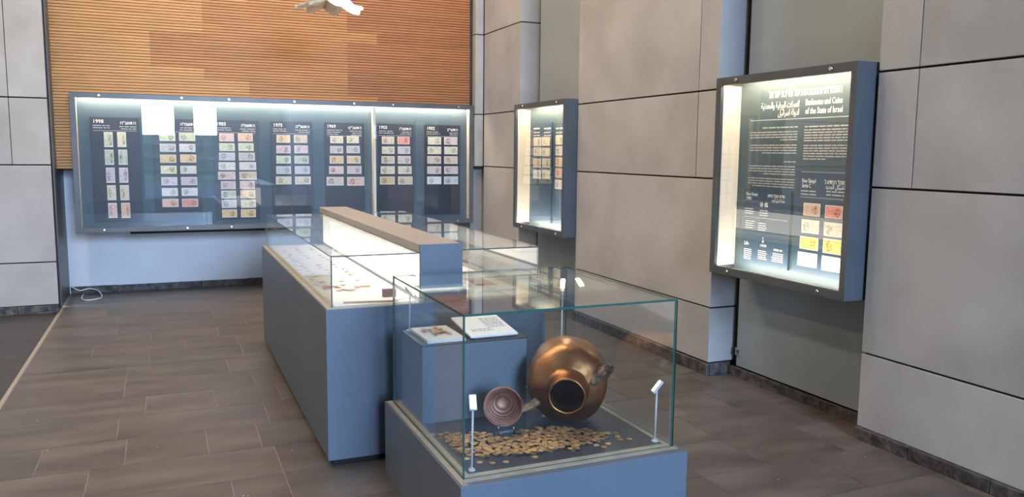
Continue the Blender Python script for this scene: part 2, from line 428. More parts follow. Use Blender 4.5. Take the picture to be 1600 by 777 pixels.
# the left concrete pier, its return and the dark slot beside it
wl_ = obj('wall_left', BX(XL-.15, XL, YF-.2, 9.2, 0, CEIL), CONC, kind='structure'); wl_.color = (1, 1, 1, 1)
wp = obj('wall_pier', BX(XL, -1.04, 9.02, 9.3, 0, CEIL), BLACKGAP, kind='structure')
for z0, z1 in zip([.083, .505, 1.455, 2.095, 3.05, 3.69], [.505, 1.455, 2.095, 3.05, 3.69, CEIL]):
    cuts = [XL+.01, -3.0, -1.022]
    if z0 > 1.4: cuts = [XL+.01, -3.0, -2.2, -1.342, -1.022]
    for a, b in zip(cuts[:-1], cuts[1:]):
        slab(a+G/2, b-(G/2 if b < -1.03 else 0), 8.992, 9.018, z0+(G if z0 > .1 else 0), z1-G, wp, random.uniform(1.02, 1.1))
bbl = obj('baseboard_pier', BX(XL+.01, -1.02, 8.975, 8.99, 0, .075), STONE, kind='structure')
stones(bbl, 'x', 8.962, 8.974, -3.2, -1.022, .082)
obj('wall_return', BX(-1.10, -1.03, 9.34, YB-.002, 0, CEIL), FRAME, kind='structure')
# front wall with the glazed doors and the clerestory added for daylight, behind the viewer
wf = bmesh.new()
xs = [XL-.2] + [v for d in DOORS for v in d] + [4.0]
for a, b in zip(xs[0::2], xs[1::2]): box(wf, a, b, YF-.2, YF, 0, 3.02)
box(wf, XL-.2, 4.0, YF-.2, YF, 3.02, 3.18)
xs = [XL-.2] + [v for d in CLERE_ADDED for v in d] + [4.0]
for a, b in zip(xs[0::2], xs[1::2]): box(wf, a, b, YF-.2, YF, 3.18, 6.0)
box(wf, XL-.2, 4.0, YF-.2, YF, 6.0, CEIL)
o = obj('wall_front', wf, CONC, kind='structure'); o.color = (1, 1, 1, 1)
wi = 0
for lst, z0, z1 in ((DOORS, .02, 3.0), (CLERE_ADDED, 3.2, 5.98)):
    for a, b in lst:
        wi += 1
        bm = bmesh.new(); t = .04
        box(bm, a, a+t, YF-.14, YF-.06, z0-.02, z1+.02); box(bm, b-t, b, YF-.14, YF-.06, z0-.02, z1+.02)
        box(bm, a+t, b-t, YF-.14, YF-.06, z0-.02, z0+t); box(bm, a+t, b-t, YF-.14, YF-.06, z1-t, z1+.02)
        fr = obj('window_%d' % wi, bm, FRAME, kind='structure')
        pane('window_pane', a+t, b-t, YF-.104, YF-.098, z0+t, z1-t, fr, WINGLASS)
obj('ground', BX(-30, 30, -40, YF-.21, -.2, -.02), PAVE, kind='structure')
bm = bmesh.new(); box(bm, -18, 20, -25, -24, -.02, 2.2)  # unseen hedge, added to cut off the sky low in the windows
bmesh.ops.subdivide_edges(bm, edges=bm.edges[:], cuts=6, use_grid_fill=True)
for v in bm.verts:
    if v.co.z > .1: v.co += Vector((random.uniform(-.2, .2), random.uniform(-.25, .25), random.uniform(-.15, .15)))
obj('hedge', bm, HEDGE, label='unseen dark hedge added outside the windows to block the low sky', cat='hedge')

obj('glare_mat', BX(-2.2, 3.2, YF+.15, YF+5.5, .0005, .014, bevel=.004), flat_mat('dark_mat', (.012, .012, .013), .95, 0., 0.), label='unseen dark mat added inside the glazed doors to dim the reflected floor', cat='mat')  # added out of view to darken the floor that the case glass reflects
# ceiling lamps (above the frame)
for i, (x, y) in enumerate(CEILING_LAMPS):
    t = thing('ceiling_lamp', (x, y, CEIL), 'round white ceiling downlight above the frame', 'lamp', 'round ceiling downlights')
    bm = bmesh.new(); lathe(bm, [(0, .26), (.05, .26), (.05, .235), (.012, .23), (.012, 0)], (x, y, CEIL), (0, 0, -1), 24)
    hs = obj('housing', bm, WPLAS, t)
    bm = bmesh.new(); cyl(bm, (x, y, CEIL-.035), (x, y, CEIL-.04), .22, seg=24); obj('diffuser', bm, DISC, hs)
    area('lamp_light', (x, y, CEIL-.055), (0, 0, 0), .42, .42, LAMP_W*(1.3 if x < -3 else 1), LAMP_C, 'DISK', parent=t)

# ------------------------------------------------------------------ wall display cases
def bolt(par, loc, d):
    bm = bmesh.new(); p0 = Vector(loc); cyl(bm, p0, p0 + Vector(d)*.012, .013, .011, 12); obj('bolt', bm, STEEL, par)
# --- the long banknote case on the back wall
X0, X1, Y0, Y1, Z0, Z1 = -.872, 3.518, 9.42, 9.548, .742, 2.187
t = thing('wall_display_case', ((X0+X1)/2, Y0, Z0), 'long slate framed glass wall case of banknotes below oak slat cladding', 'display case')
bigcase = t
BK = 9.545
bm = bmesh.new()
box(bm, X0, X0+.05, Y0, BK, Z0, Z1); box(bm, X1-.045, X1, Y0, BK, Z0, Z1)
box(bm, X0+.05, X1-.045, Y0, BK, Z1-.022, Z1); box(bm, X0+.05, X1-.045, Y0, Y0+.02, Z1-.05, Z1-.022); box(bm, X0+.05, X1-.045, Y0, BK, Z0, Z0+.05)
bigframe = obj('frame', bm, FRAME, t)
obj('backdrop', BX(X0+.05, X1-.045, BK-.012, BK, Z0+.05, Z1-.0225), TEAL, t)
obj('side_lining', BX(X0+.0505, X0+.053, Y0+.03, BK-.013, Z0+.051, Z1-.046), CREAM, t)
obj('side_lining', BX(X1-.049, X1-.0455, Y0+.03, BK-.013, Z0+.051, Z1-.046), CREAM, t)
obj('led_strip', BX(X0+.07, X1-.07, Y0+.028, Y0+.050, Z1-.038, Z1-.0225), LED, t)
obj('divider_post', BX(2.268, 2.296, Y0+.02, BK-.013, Z0+.051, Z1-.06), CREAM, t)
gx = [X0+.052, .40, 1.315, 2.205, X1-.047]
for a, b in zip(gx[:-1], gx[1:]): pane('glass_pane', a+.002, b-.002, Y0+.006, Y0+.012, Z0+.052, Z1-.0505, t, GLASS, GEDGE3)
for x, z in ((-.60, 2.164), (.19, 2.164), (.67, 2.164), (1.365, 2.164), (2.04, 2.164), (2.5, 2.164), (3.32, 2.164), (-.61, .77), (.2, .77), (.655, .77), (3.31, .77)):
    bolt(bigframe, (x, Y0, z), (0, -1, 0))
obj('case_shadow_bar', BX(-.37, 1.02, 9.5, 9.56, Z0-.032, Z0-.001), BLACKGAP, t)  # dark bar standing in for the shadow under the case
obj('mounting_box', BX(X0+.1, X1-.1, BK+.002, YB-.002, Z0+.1, 1.40), SLATE, t)

PX = {1: (-.708, -.236), 2: (-.115, .36), 3: (.503, .975), 4: (1.11, 1.575), 5: (1.712, 2.18), 6: (2.325, 2.785), 7: (2.918, 3.38)}
NOTES = {}
NOTES['p1'] = [(-0.537,1.713,0.084,0.158),(-0.537,1.528,0.085,0.159),(-0.533,1.339,0.084,0.160),(-0.531,1.154,0.084,0.160),(-0.529,0.966,0.085,0.161),(-0.411,1.715,0.085,0.159),(-0.407,1.529,0.086,0.160),(-0.408,1.339,0.086,0.160),(-0.407,1.153,0.086,0.162),(-0.404,0.964,0.086,0.162),]
NOTES['p2'] = [(0.034,1.750,0.159,0.087),(0.035,1.633,0.160,0.087),(0.034,1.516,0.161,0.088),(0.035,1.397,0.160,0.088),(0.037,1.273,0.161,0.088),(0.038,1.155,0.161,0.088),(0.039,1.037,0.162,0.089),(0.232,1.753,0.162,0.088),(0.231,1.635,0.163,0.088),(0.236,1.519,0.163,0.088),(0.233,1.397,0.163,0.088),(0.236,1.274,0.164,0.089),(0.237,1.155,0.164,0.089),(0.238,1.035,0.165,0.089),]
NOTES['p3'] = [(0.639,1.754,0.155,0.088),(0.640,1.647,0.164,0.087),(0.637,1.544,0.169,0.087),(0.633,1.437,0.177,0.088),(0.628,1.332,0.182,0.088),(0.641,1.226,0.157,0.088),(0.642,1.122,0.157,0.088),(0.644,1.016,0.157,0.089),(0.645,0.909,0.158,0.089),(0.837,1.757,0.158,0.088),(0.841,1.650,0.163,0.088),(0.847,1.544,0.172,0.088),(0.854,1.438,0.180,0.089),(0.854,1.331,0.184,0.089),(0.844,1.227,0.160,0.089),(0.847,1.123,0.160,0.089),(0.849,1.014,0.161,0.090),(0.846,0.907,0.161,0.090),]
NOTES['p4'] = [(1.249,1.748,0.150,0.088),(1.248,1.629,0.158,0.089),(1.247,1.512,0.161,0.089),(1.245,1.394,0.165,0.089),(1.243,1.276,0.174,0.090),(1.441,1.749,0.150,0.089),(1.445,1.631,0.153,0.089),(1.448,1.513,0.161,0.090),(1.454,1.394,0.168,0.090),(1.458,1.275,0.178,0.090),]
NOTES['p5'] = [(1.854,1.749,0.150,0.086),(1.851,1.632,0.150,0.086),(1.849,1.515,0.162,0.090),(1.844,1.394,0.170,0.091),(1.828,1.264,0.199,0.101),(2.043,1.752,0.142,0.086),(2.046,1.636,0.155,0.086),(2.051,1.516,0.161,0.090),(2.056,1.396,0.169,0.092),(2.071,1.262,0.203,0.103),]
NOTES['p6'] = [(2.466,1.749,0.150,0.089),(2.467,1.632,0.154,0.088),(2.464,1.516,0.160,0.090),(2.459,1.394,0.172,0.093),(2.453,1.269,0.182,0.095),(2.657,1.750,0.150,0.089),(2.662,1.634,0.153,0.089),(2.664,1.517,0.160,0.092),(2.671,1.394,0.169,0.093),(2.676,1.268,0.181,0.096),]
NOTES['p7'] = [(3.048,1.752,0.169,0.092),(3.046,1.636,0.174,0.093),(3.043,1.519,0.175,0.092),(3.043,1.394,0.178,0.093),(3.043,1.268,0.182,0.095),(3.257,1.753,0.172,0.093),(3.259,1.636,0.172,0.093),(3.259,1.518,0.175,0.094),(3.261,1.394,0.179,0.094),(3.261,1.267,0.183,0.096),]
NOTES['w1'] = [(7.838,1.736,0.191,0.093),(7.835,1.630,0.191,0.093),(7.845,1.510,0.191,0.094),(7.841,1.390,0.192,0.094),(7.630,1.738,0.182,0.091),(7.627,1.627,0.183,0.091),(7.618,1.514,0.183,0.091),(7.614,1.395,0.183,0.092),(7.315,1.749,0.178,0.091),(7.311,1.640,0.178,0.092),(7.307,1.529,0.178,0.092),(7.307,1.418,0.178,0.092),(7.311,1.302,0.179,0.093),]
NOTES['w2'] = [(3.817,1.287,0.139,0.080),(3.638,1.285,0.137,0.078),(3.823,1.182,0.147,0.084),(3.633,1.180,0.152,0.084),(3.826,1.078,0.155,0.080),(3.632,1.079,0.153,0.089),(3.833,0.975,0.164,0.088),(3.634,0.973,0.157,0.089),]

# ------------------------------------------------------------------ banknote panels and banknotes
bm = bmesh.new(); box(bm, -.5, .5, -.5, .5, -.5, .5); NOTE_ME = bpy.data.meshes.new('banknote'); bm.to_mesh(NOTE_ME); bm.free(); NOTE_ME.materials.append(NOTE)
ORD = ['top', 'second', 'third', 'fourth', 'fifth', 'sixth', 'seventh', 'eighth', 'ninth']
PAL = {'pale green': (.62, .70, .52), 'grey green': (.52, .60, .50), 'lilac': (.62, .55, .66), 'pale yellow': (.74, .70, .50), 'ochre': (.72, .53, .26), 'red': (.78, .32, .26),
       'pink': (.78, .55, .56), 'white': (.74, .74, .74), 'grey': (.55, .56, .58), 'cream': (.74, .68, .52), 'orange': (.78, .58, .36), 'blue grey': (.52, .58, .66), 'salmon': (.78, .50, .40),
       'mauve': (.66, .52, .58), 'buff': (.68, .56, .42), 'yellow': (.86, .70, .12), 'dull pink': (.70, .58, .56), 'pale blue': (.70, .76, .84), 'bright red': (.80, .26, .20), 'ivory': (.84, .80, .66)}
def notes(key, face, plane, cols, panel_name, colours, adj=''):
    tab = NOTES[key]; i = 0
    for c, (cname, cnt) in enumerate(cols):
        for r in range(cnt):
            a, z, w, h = tab[i]; col = colours[i]; i += 1
            g = random.uniform(.94, 1.04)
            rgb = tuple(min(.9, v*g) for v in PAL[col])
            if face == 'B': loc, rot = (a, plane-.0016, z), (0, 0, 0)
            else: loc, rot = (plane-.0016, a, z), (0, 0, -math.pi/2)
            o = share('banknote', NOTE_ME, loc, color=rgb, rot=rot, scale=(w, .003, h))
            row = ORD[r] + ('' if r == 0 else ' from top')
            tag(o, '%s %sbanknote, %s, %s, %s' % (col, adj, cname, row, panel_name), 'banknote', 'banknotes on the ' + panel_name)
PZ0, PZ1 = .845, 1.944
PY = 9.526
HEAD = {1: ('1998', 'התשנ"ח', 2), 2: ('1985', 'התשמ"ה', 2), 3: ('1983', 'התשמ"ג', 2), 4: ('1975', 'התשל"ה', 2), 5: ('1969', 'התשכ"ט', 3), 6: ('1955', 'התשט"ו', 2), 7: ('1952', 'התשי"ב', 2)}
PNAME = {1: 'leftmost wall panel', 2: 'second wall panel from left', 3: 'third wall panel from left', 4: 'middle wall panel', 5: 'wall panel left of divider post', 6: 'wall panel right of divider post', 7: 'rightmost wall panel'}
PANEL_LABEL = {1: 'black display panel headed 1998 with ten upright banknotes', 2: 'black display panel headed 1985 with fourteen banknotes behind window reflections', 3: 'black display panel headed 1983 with two columns of nine banknotes',
    4: 'black display panel headed 1975 with ten banknotes and bare lower third', 5: 'black display panel headed 1969 with notes widening towards the bottom', 6: 'black display panel headed 1955, just right of the divider post', 7: 'black display panel headed 1952 at the end beside the concrete pillar'}
PCOL = {1: ['pale green', 'grey green', 'lilac', 'cream', 'pink', 'pale yellow', 'grey green', 'lilac', 'cream', 'salmon'],
        2: ['pale green', 'grey', 'ochre', 'pale yellow', 'lilac', 'white', 'salmon', 'pale green', 'pale blue', 'orange', 'white', 'lilac', 'pale blue', 'red'],
        3: ['pink', 'pale green', 'blue grey', 'white', 'dull pink', 'mauve', 'grey green', 'grey', 'ochre', 'salmon', 'pale green', 'grey', 'white', 'buff', 'pink', 'orange', 'cream', 'ochre'],
        4: ['orange', 'mauve', 'pale green', 'blue grey', 'cream', 'buff', 'mauve', 'grey green', 'blue grey', 'cream'],
        5: ['pale yellow', 'grey', 'ochre', 'pink', 'dull pink', 'pale yellow', 'grey', 'orange', 'mauve', 'salmon'],
        6: ['buff', 'cream', 'buff', 'cream', 'ochre', 'bright red', 'blue grey', 'dull pink', 'pale yellow', 'buff'],
        7: ['pale yellow', 'cream', 'buff', 'dull pink', 'white', 'dull pink', 'cream', 'buff', 'mauve', 'blue grey']}
PROWS = {1: 5, 2: 7, 3: 9, 4: 5, 5: 5, 6: 5, 7: 5}
for k, (a, b) in PX.items():
    t = thing('display_panel', ((a+b)/2, PY, PZ0), PANEL_LABEL[k], 'display panel', 'panels in the long wall case')
    BOARD = obj('board', BX(a, b, PY, PY+.006, PZ0, PZ1), BLACKP, t)
    yr, he, nl = HEAD[k]; F = PY - .0008
    bm = bmesh.new()
    sign(BOARD, yr, .052, (a+.03, F, 1.884), 'B', 'LEFT')
    sign(BOARD, heb(he), .045, (b-.03, F, 1.874), 'B', 'RIGHT')
    bm = bmesh.new(); w = b-a
    for q in range(nl):
        zz = 1.858 - q*.023
        small_print(bm, 'B', PY, a+.03, a+.03+w*random.uniform(.28, .40), zz, .017)
        small_print(bm, 'B', PY, b-.03-w*random.uniform(.22, .36), b-.03, zz-.008, .017)
    strip(bm, 'B', PY, a+.028, b-.028, 1.806 if nl == 2 else 1.79, .004)
    obj('small_print', bm, LETTER2, t, kind='stuff')
    n_ = PROWS[k]
    notes('p%d' % k, 'B', PY, (('left column', n_), ('right column', n_)), PNAME[k], PCOL[k], 'upright ' if k == 1 else '')

# --- the two cases on the right wall
def side_case(y0, y1, z0, z1, label, bolts):
    x0, xb = 3.5, 3.668; f = .052
    t = thing('wall_display_case', (x0, (y0+y1)/2, z0), label, 'display case')
    bm = bmesh.new()
    box(bm, x0, 3.828, y0, y0+.042, z0, z1); box(bm, x0, 3.828, y1-f, y1, z0, z1)
    box(bm, x0, 3.828, y0+.042, y1-f, z1-.022, z1); box(bm, x0, x0+.02, y0+.042, y1-f, z1-f, z1-.022)
    box(bm, x0, 3.828, y0+.042, y1-f, z0, z0+.022); box(bm, x0, x0+.02, y0+.042, y1-f, z0+.022, z0+f)
    obj('frame', bm, CASEP, t)
    bm = bmesh.new(); e = .0015
    for A in ((y0, y0+.042, z0, z1), (y1-f, y1, z0, z1), (y0+.042, y1-f, z1-f, z1), (y0+.042, y1-f, z0, z0+f)): box(bm, x0-.004, x0, *A)
    rim = obj('front_rim', bm, FRAME, t)
    obj('backdrop', BX(xb, xb+.01, y0+.042, y1-f, z0+.0225, z1-.0225), POSTER, t)
    obj('side_lining', BX(x0+.02, xb-.001, y1-f-.003, y1-f-.0005, z0+f+.001, z1-f-.001), CREAM, t)
    obj('side_lining', BX(x0+.02, xb-.001, y0+.0425, y0+.045, z0+f+.001, z1-f-.001), CREAM, t)
    obj('floor_lining', BX(x0+.02, xb-.001, y0+.046, y1-f-.004, z0+.0225, z0+.025), CREAM, t)
    obj('led_strip', BX(x0+.028, x0+.050, y0+.06, y1-f-.02, z1-.038, z1-.0225), LED, t)
    obj('led_strip', BX(x0+.024, x0+.040, y0+.06, y1-f-.02, z0+.0255, z0+.036), LEDCOOL, t)
    pane('glass_pane', x0+.006, x0+.012, y0+.043, y1-f-.001, z0+f+.0005, z1-f-.0005, t, GLASS, GEDGE2)
    for y, z in bolts: bolt(rim, (x0-.004, y, z), (-1, 0, 0))
    return t
side_case(3.377, 4.608, .80, 2.136, 'near lit wall case with the introduction poster, by the concrete slab wall', [(4.398, 2.112), (3.566, 2.11), (4.41, .828), (3.578, .826)])
side_case(6.89, 8.107, .808, 2.13, 'far lit wall case of banknotes between the two concrete pillars', [(7.875, 2.106), (7.07, 2.106), (7.86, .832), (7.04, .831)])

# far case: two dark boards of notes
XP = 3.655
for nm, a, b, z0, z1, lab in (('A', 7.49, 7.972, .895, 1.93, 'dark two column board of eight banknotes in the far lit wall case'), ('B', 6.955, 7.43, .897, 1.92, 'dark board with a single visible column of five banknotes, far lit wall case')):
    t = thing('display_panel', (XP, (a+b)/2, z0), lab, 'display panel', 'boards in the far wall case')
    obj('board', BX(XP, XP+.008, a, b, z0, z1), NAVY, t)
    bm = bmesh.new()
    for q in range(4):
        small_print(bm, 'R', XP, b-.03-.16, b-.03, z1-.055-q*.03 - (.012 if q else 0), .030 if q == 0 else .018)
        small_print(bm, 'R', XP, a+.03, a+.19, z1-.06-q*.03 - (.012 if q else 0), .030 if q == 0 else .018)
    obj('small_print', bm, LETTER, t, kind='stuff')
notes('w1', 'R', XP, (('left column', 4), ('right column', 4), ('separate end column', 5)), 'far right wall case',
      ['cream', 'pale yellow', 'orange', 'white', 'cream', 'pale yellow', 'buff', 'cream', 'cream', 'white', 'orange', 'salmon', 'white'])

# near case: poster with the title, two raised boards
def R3(y, z, x=3.667): return (x, y, z)
pt = thing('poster', (3.6665, 3.99, .86), 'dark blue introduction poster with white title in three scripts, near wall case', 'poster')
BOARD = obj('sheet', BX(3.664, 3.6675, 3.425, 4.54, .862, 2.07), POSTER, pt)
Q = 3.6635
bm = bmesh.new()
sign(BOARD, heb('השטרות והמטבעות של מדינת ישראל'), .066, (Q, 3.642, 1.99), 'R', 'RIGHT', .628)
sign(BOARD, 'Banknotes and Coins', .053, (Q, 3.936, 1.928), 'R', 'LEFT', .297)
sign(BOARD, 'of the State of Israel', .053, (Q, 3.934, 1.875), 'R', 'LEFT', .300)
def shape(s): return s
AR1 = '\u0627\u0644\u0639\u0645\u0644\u0627\u062a \u0627\u0644\u0648\u0631\u0642\u064a\u0629 \u0648\u0627\u0644\u0645\u0639\u062f\u0646\u064a\u0629'
AR2 = '\u0644\u062f\u0648\u0644\u0629 \u0627\u0633\u0631\u0627\u0626\u064a\u0644'
FORMS = {0x627: (0xFE8D, 0xFE8E, None, None), 0x628: (0xFE8F, 0xFE90, 0xFE91, 0xFE92), 0x629: (0xFE93, 0xFE94, None, None), 0x62A: (0xFE95, 0xFE96, 0xFE97, 0xFE98),
    0x62C: (0xFE9D, 0xFE9E, 0xFE9F, 0xFEA0), 0x62D: (0xFEA1, 0xFEA2, 0xFEA3, 0xFEA4), 0x62F: (0xFEA9, 0xFEAA, None, None), 0x631: (0xFEAD, 0xFEAE, None, None), 0x633: (0xFEB1, 0xFEB2, 0xFEB3, 0xFEB4),
    0x634: (0xFEB5, 0xFEB6, 0xFEB7, 0xFEB8), 0x639: (0xFEC9, 0xFECA, 0xFECB, 0xFECC), 0x642: (0xFED5, 0xFED6, 0xFED7, 0xFED8), 0x643: (0xFED9, 0xFEDA, 0xFEDB, 0xFEDC), 0x644: (0xFEDD, 0xFEDE, 0xFEDF, 0xFEE0),
    0x645: (0xFEE1, 0xFEE2, 0xFEE3, 0xFEE4), 0x646: (0xFEE5, 0xFEE6, 0xFEE7, 0xFEE8), 0x648: (0xFEED, 0xFEEE, None, None), 0x64A: (0xFEF1, 0xFEF2, 0xFEF3, 0xFEF4), 0x626: (0xFE89, 0xFE8A, 0xFE8B, 0xFE8C)}
def arab(s):
    """joined letter forms, in drawing order"""
    out = ''; s = s.replace('\u0644\u0627', '\ufefb')
    for i, ch in enumerate(s):
        f = FORMS.get(ord(ch))
        def joins_on(c): return c in FORMS_DUAL
        pv = i > 0 and s[i-1] in FORMS_DUAL
        nx = i+1 < len(s) and (ord(s[i+1]) in FORMS or s[i+1] == '\ufefb')
        if ch == '\ufefb': out += '\ufefc' if pv else '\ufefb'; continue
        if not f: out += ch; continue
        if pv and nx and f[3]: out += chr(f[3])
        elif pv: out += chr(f[1])
        elif nx and f[2]: out += chr(f[2])
        else: out += chr(f[0])
    return out[::-1]
FORMS_DUAL = {chr(k) for k, v in FORMS.items() if v[2]}
sign(BOARD, arab(AR1), .055, (Q, 3.987, 1.922), 'R', 'RIGHT', .352)
sign(BOARD, arab(AR2), .055, (Q, 3.987, 1.872), 'R', 'RIGHT', .188)
bm = bmesh.new()
strip(bm, 'R', 3.664, 3.47, 4.44, 1.848, .005)
small_print(bm, 'R', 3.664, 3.991, 4.319, 1.797, .016)
small_print(bm, 'R', 3.664, 3.47, 3.931, 1.796, .016)
for zs, n_, y0, y1 in ((1.768, 4, 3.992, 4.437), (1.683, 4, 3.995, 4.436), (1.577, 1, 3.995, 4.3), (1.608, 0, 0, 0)):
    for q in range(n_): small_print(bm, 'R', 3.664, y0, y1, zs-q*.0168, .0135, .0 if q < n_-1 else .7, rtl=True)
for zs, n_ in ((1.546, 4), (1.464, 4)):
    for q in range(n_): small_print(bm, 'R', 3.664, 3.998, 4.439, zs-q*.0168, .0135, .0 if q < n_-1 else .5, rtl=True)
for zs, n_ in ((1.776, 5), (1.680, 6)):
    for q in range(n_): small_print(bm, 'R', 3.664, 3.47, 3.933, zs-q*.0165, .0135, .0 if q < n_-1 else .6)
obj('small_print', bm, LETTER2, pt, kind='stuff')
# round emblem, half hidden by the frame
bm = bmesh.new(); cy, cz = 3.505, 1.93
for rr, wd in ((.072, .004), (.054, .003)):
    for i in range(40):
        t0, t1 = 2*math.pi*i/40, 2*math.pi*(i+1)/40
        v = [bm.verts.new((Q, cy+r_*math.cos(q), cz+r_*math.sin(q))) for r_, q in ((rr, t0), (rr, t1), (rr-wd, t1), (rr-wd, t0))]
        bm.faces.new(v)
for i in range(18):
    q = 2*math.pi*i/18; c_ = (cy+.063*math.cos(q), cz+.063*math.sin(q)); box(bm, Q-.0006, Q, c_[0]-.005, c_[0]+.005, c_[1]-.004, c_[1]+.004)
box(bm, Q-.0006, Q, cy-.012, cy+.012, cz-.03, cz+.022); obj('emblem', bm, LETTER2, pt)

t = thing('display_panel', (3.648, 3.74, .885), 'raised dark board headed New Sheqel Series C with eight banknotes', 'display panel')
BOARD = obj('board', BX(3.648, 3.6635, 3.43, 3.955, .885, 1.522), NAVY, t)
bm = bmesh.new(); Q2 = 3.6475
sign(BOARD, 'New Sheqel', .036, (Q2, 3.915, 1.452), 'R', 'LEFT', .115)
sign(BOARD, 'Series C', .036, (Q2, 3.913, 1.422), 'R', 'LEFT', .075)
sign(BOARD, heb('סדרת השקל החדש ג\''), .036, (Q2, 3.475, 1.45), 'R', 'RIGHT', .25)
sign(BOARD, arab('\u0633\u0644\u0633\u0644\u0629 \u0627\u0644\u0634\u064a\u0643\u0644 \u0627\u0644\u062c\u062f\u064a\u062f'), .036, (Q2, 3.475, 1.422), 'R', 'RIGHT', .24)
bm = bmesh.new()
for q in range(2):
    small_print(bm, 'R', 3.648, 3.79, 3.918, 1.40-q*.02, .016); small_print(bm, 'R', 3.648, 3.475, 3.707, 1.405-q*.02, .016, rtl=True)
strip(bm, 'R', 3.648, 3.46, 3.925, 1.362, .003); strip(bm, 'R', 3.648, 3.46, 3.925, 1.518, .003)
obj('small_print', bm, LETTER2, t, kind='stuff')
NOTES['w2'] = [NOTES['w2'][i] for i in (0, 2, 4, 6, 1, 3, 5, 7)]
notes('w2', 'R', 3.648, (('left column', 4), ('right column', 4)), 'raised board of near wall case', ['salmon', 'ivory', 'yellow', 'white', 'bright red', 'cream', 'yellow', 'pale blue'])
t = thing('display_panel', (3.648, 4.22, .883), 'raised dark blue board headed New Sheqel with two small coins', 'display panel')
BOARD = obj('board', BX(3.648, 3.6635, 4.005, 4.452, .883, 1.385), NAVY, t)
bm = bmesh.new()
sign(BOARD, 'New Sheqel', .030, (Q2, 4.433, 1.346), 'R', 'LEFT', .112)
sign(BOARD, '1985', .028, (Q2, 4.433, 1.318), 'R', 'LEFT', .05)
sign(BOARD, heb('סדרת השקל החדש'), .030, (Q2, 4.057, 1.343), 'R', 'RIGHT', .16)
sign(BOARD, arab('\u0633\u0644\u0633\u0644\u0629 \u0627\u0644\u0634\u064a\u0643\u0644 \u0627\u0644\u062c\u062f\u064a\u062f'), .030, (Q2, 4.057, 1.315), 'R', 'RIGHT', .12)
sign(BOARD, 'Life', .034, (Q2, 4.434, 1.008), 'R', 'LEFT', .045)
sign(BOARD, '1999', .026, (Q2, 4.242, 1.008), 'R', 'CENTER', .06)
bm = bmesh.new()
for q in range(3):
    small_print(bm, 'R', 3.648, 4.335, 4.44, 1.255-q*.015, .011, .3); small_print(bm, 'R', 3.648, 4.19, 4.29, 1.25-q*.015, .011, .3)
for q in range(4):
    small_print(bm, 'R', 3.648, 4.33, 4.43, 1.172-q*.015, .011, .3); small_print(bm, 'R', 3.648, 4.21, 4.3, 1.165-q*.015, .011, .3)
strip(bm, 'R', 3.648, 4.02, 4.44, 1.20, .002)
for q in range(6): small_print(bm, 'R', 3.648, 4.345, 4.432, .978-q*.013, .010, .2)
for q in range(5): small_print(bm, 'R', 3.648, 4.2, 4.288, .980-q*.013, .010, .2)
small_print(bm, 'R', 3.648, 4.06, 4.137, 1.003, .02)
for q in range(5): small_print(bm, 'R', 3.648, 4.05, 4.16, .978-q*.0125, .010, .2, rtl=True)
for zz, r_ in ((1.066, .006), (1.045, .009)): cyl(bm, (3.6478, 4.245, zz), (3.6471, 4.245, zz), r_, seg=10)
obj('small_print', bm, LETTER, t, kind='stuff')
bm = bmesh.new(); cyl(bm, (-.0015, 0, 0), (.0015, 0, 0), .017, seg=20); ME = bpy.data.meshes.new('coin'); bm.to_mesh(ME); bm.free(); ME.materials.append(STEEL)
for y, s in ((4.272, 'left one of the pair'), (4.228, 'right one of the pair')):
    o = share('mounted_coin', ME, (3.646, y, 1.290)); tag(o, 'small silver coin mounted on the text board, ' + s, 'coin', 'coins mounted on the board')

# ------------------------------------------------------------------ the long double showcase
CX0, CX1, CY0, CY1, CH = .716, 1.942, 4.03, 6.95, .823
t = thing('showcase', ((CX0+CX1)/2, (CY0+CY1)/2, 0), 'long slate blue double showcase with brightly lit spine and glass wings', 'showcase')
obj('base', BX(CX0, CX1, CY0, CY1, .03, CH, bevel=.002), SLATE, t)
obj('toe_kick', BX(CX0+.03, CX1-.03, CY0+.03, CY1-.03, 0, .03), BLACKGAP, t)
for a, b, in ((CX0+.006, 1.21), (1.45, CX1-.006)):
    bm = bmesh.new(); c0 = a; w = .05
    lo = a if a < 1 else b-w
    box(bm, lo, lo+w, CY0+.006, CY1-.006, CH, CH+.004)
    r0, r1 = (a+w, b) if a < 1 else (a, b-w)
    box(bm, r0, r1, CY0+.006, CY0+.056, CH, CH+.004); box(bm, r0, r1, CY1-.056, CY1-.006, CH, CH+.004)
    obj('glazing_channel', bm, CHAN, t)
    obj('deck', BX(r0+.001, r1, CY0+.057, CY1-.057, CH, CH+.006), CARD, t)
obj('spine', BX(1.232, 1.426, CY0+.03, CY1+.03, CH, 1.086), CARD, t)
obj('spine_cap', BX(1.212, 1.445, CY0+.026, 7.05, 1.087, 1.134, bevel=.002), CAPM, t)
obj('end_block', BX(1.212, 1.445, CY0, CY0+.025, .917, 1.134), SLATE, t)
obj('end_ledge', BX(1.19, 1.49, CY0+.003, CY0+.029, .892, .916), CREAM, t)
obj('end_plinth', BX(1.21, 1.47, CY0+.003, CY0+.029, CH+.005, .891), SLATE, t)
obj('light_panel', BX(1.2245, 1.2315, CY0+.05, CY1, CH+.02, 1.084), LIGHTBOX, t)
obj('light_panel', BX(1.4265, 1.4335, CY0+.05, CY1, CH+.02, 1.084), LIGHTBOX, t)
GT = 1.092; g = .007; yA, yB = CY0+.022, 6.86
xg = .749
pane('glass_pane', xg, xg+g, yA+g, yB-g, CH+.0045, GT-g, t, GLASS, GEDGE2)
pane('glass_pane', xg, 1.189, yA, yA+g, CH+.0045, GT-g, t, GLASS, GEDGE2)
pane('glass_pane', xg, 1.22, yB-g, yB, CH+.0065, GT-g, t, GLASS, GEDGE3)
